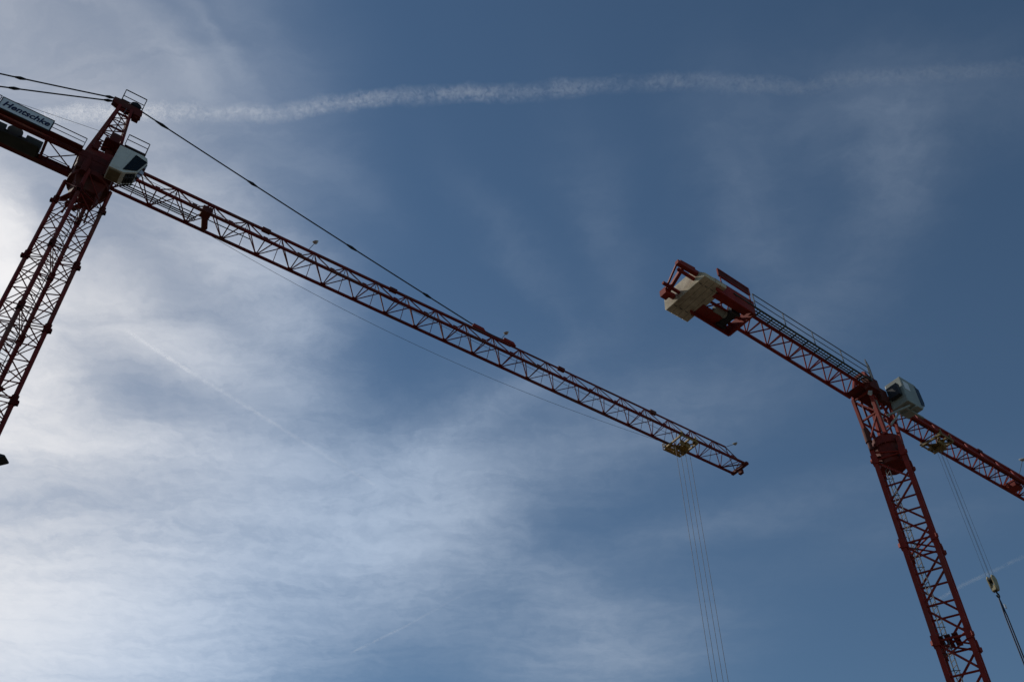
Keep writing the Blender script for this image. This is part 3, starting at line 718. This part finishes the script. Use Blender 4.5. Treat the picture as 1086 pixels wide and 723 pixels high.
# ================================================================= contrails
def contrail(label, pts, r, dens, nscale, lo, hi, fade=True, jitter=.3):
    Hc = 1000.0
    P_ = [Vector((x * Hc, y * Hc, Hc)) for x, y in pts]
    ring = []; n = 14
    seg = []
    for a, b in zip(P_, P_[1:]):
        k = max(2, int((b - a).length / (r * 1.1)))
        for i in range(k): seg.append(a.lerp(b, i / k))
    seg.append(P_[-1])
    mb = MB(); vs_ = []; fs_ = []; N_ = len(seg)
    for i, p in enumerate(seg):
        d = (seg[min(i + 1, N_ - 1)] - seg[max(i - 1, 0)]).normalized(); x = d.cross(Vector((0, 0, 1))).normalized(); y = x.cross(d)
        e = min(1, .15 + 4 * min(i, N_ - 1 - i) / N_) if fade else 1
        rr = r * 1.7; c_ = p
        for q in range(n):
            t = 2 * math.pi * q / n; w_ = rr
            vs_.append(c_ + x * (w_ * math.cos(t)) + y * (w_ * .8 * math.sin(t)))
    for i in range(N_ - 1):
        for q in range(n): fs_.append((i * n + q, i * n + (q + 1) % n, (i + 1) * n + (q + 1) % n, (i + 1) * n + q))
    fs_ += [tuple(range(n)), tuple(range((N_ - 1) * n, N_ * n))]
    mb.add(vs_, fs_)
    m = bpy.data.materials.new('contrail_ice'); m.use_nodes = True; t = m.node_tree; t.nodes.clear()
    pv = t.nodes.new('ShaderNodeVolumePrincipled'); pv.inputs['Color'].default_value = (1, 1, 1, 1); pv.inputs['Anisotropy'].default_value = .55
    ou = t.nodes.new('ShaderNodeOutputMaterial'); t.links.new(pv.outputs[0], ou.inputs['Volume'])
    def node(kind, *ins, op=None):
        n_ = t.nodes.new(kind)
        if op: n_.operation = op
        for i_, v_ in enumerate(ins):
            if v_ is None: continue
            if isinstance(v_, (int, float)): n_.inputs[i_].default_value = v_
            else: t.links.new(v_, n_.inputs[i_])
        return n_.outputs[0]
    def ma(op, *a): return node('ShaderNodeMath', *a, op=op)
    def rng(v, a, b, c, d):
        n_ = t.nodes.new('ShaderNodeMapRange'); t.links.new(v, n_.inputs['Value'])
        for k_, q_ in zip(('From Min', 'From Max', 'To Min', 'To Max'), (a, b, c, d)): n_.inputs[k_].default_value = q_
        return n_.outputs['Result']
    tcx = t.nodes.new('ShaderNodeTexCoord'); sp = t.nodes.new('ShaderNodeSeparateXYZ'); t.links.new(tcx.outputs['Object'], sp.inputs[0])
    xa, xb = P_[0].x, P_[-1].x; ya, yb = min(p.y for p in P_) - 1, max(p.y for p in P_) + 1
    fc = t.nodes.new('ShaderNodeFloatCurve'); cv = fc.mapping.curves[0]
    pt = [((p.x - xa) / (xb - xa), (p.y - ya) / (yb - ya)) for p in P_]
    cv.points[0].location = pt[0]; cv.points[1].location = pt[-1]
    for q_ in pt[1:-1]: cv.points.new(*q_)
    for q_ in cv.points: q_.handle_type = 'VECTOR'
    fc.mapping.update()
    u_ = rng(sp.outputs['X'], xa, xb, 0, 1); t.links.new(u_, fc.inputs['Value'])
    yc_ = rng(fc.outputs[0], 0, 1, ya, yb)
    nw = t.nodes.new('ShaderNodeTexNoise'); nw.inputs['Scale'].default_value = nscale * .3; nw.inputs['Detail'].default_value = 2
    t.links.new(tcx.outputs['Object'], nw.inputs['Vector'])
    dy = ma('ADD', ma('SUBTRACT', sp.outputs['Y'], yc_), rng(nw.outputs['Fac'], .25, .75, -.55 * r * jitter * 2, .55 * r * jitter * 2))
    dz_ = ma('SUBTRACT', sp.outputs['Z'], Hc)
    rr_ = ma('DIVIDE', ma('SQRT', ma('ADD', ma('MULTIPLY', dy, dy), ma('MULTIPLY', dz_, dz_))), r)
    fall = rng(rr_, .05, .95, 1, 0)
    nz = t.nodes.new('ShaderNodeTexNoise'); nz.inputs['Scale'].default_value = nscale; nz.inputs['Detail'].default_value = 8; nz.inputs['Roughness'].default_value = .68; nz.inputs['Distortion'].default_value = 1.2
    nb = t.nodes.new('ShaderNodeTexNoise'); nb.inputs['Scale'].default_value = nscale * .10; nb.inputs['Detail'].default_value = 2
    t.links.new(tcx.outputs['Object'], nz.inputs['Vector']); t.links.new(tcx.outputs['Object'], nb.inputs['Vector'])
    puff = rng(nz.outputs['Fac'], lo, hi, 0, dens); lng = rng(nb.outputs['Fac'], .36, .64, .42, 1.1)
    ends = rng(u_, 0, .05, 0, 1) if fade else 1.0
    ends = ma('MULTIPLY', ends, rng(u_, .25, .72, 1, .42)) if fade else ends
    t.links.new(ma('MULTIPLY', ma('MULTIPLY', puff, lng), ma('MULTIPLY', fall, ends)), pv.inputs['Density'])
    m.cycles.volume_step_rate = .05
    o = mb.build('contrail', m, smooth=True); o['label'] = label; o['category'] = 'contrail'
    return o
contrail('long puffy white contrail running across the top of the sky above both cranes',
         [(-.56, .622), (-.522, .62), (-.407, .619), (-.297, .62), (-.273, .623), (-.228, .614), (-.151, .603), (-.065, .598), (.021, .597), (.106, .589), (.17, .586), (.233, .586), (.331, .594), (.372, .587), (.413, .583), (.486, .578), (.548, .573), (.62, .567)],
         14.0, .050, .135, .42, .70, jitter=.30)
contrail('thin faint diagonal contrail through the bright cloud below the long left jib', [(-.542, .962), (-.471, 1.049), (-.392, 1.139), (-.319, 1.226), (-.225, 1.331)], 5.0, .045, .05, .3, .6, jitter=.12)
contrail('short faint contrail streak rising to the right near the bottom edge', [(-.341, 1.895), (-.216, 1.786), (-.081, 1.652)], 4.5, .036, .05, .3, .6, jitter=.12)
contrail('pale straight contrail at the right edge behind the pale yellow hook block', [(.801, 1.723), (.843, 1.655), (.882, 1.61), (.942, 1.537), (1.1, 1.36)], 5.5, .075, .05, .3, .6, jitter=.12)

SC.render.engine = 'CYCLES'
SC.cycles.volume_step_rate = 1.0; SC.cycles.volume_max_steps = 256; SC.cycles.max_bounces = 6; SC.cycles.volume_bounces = 0
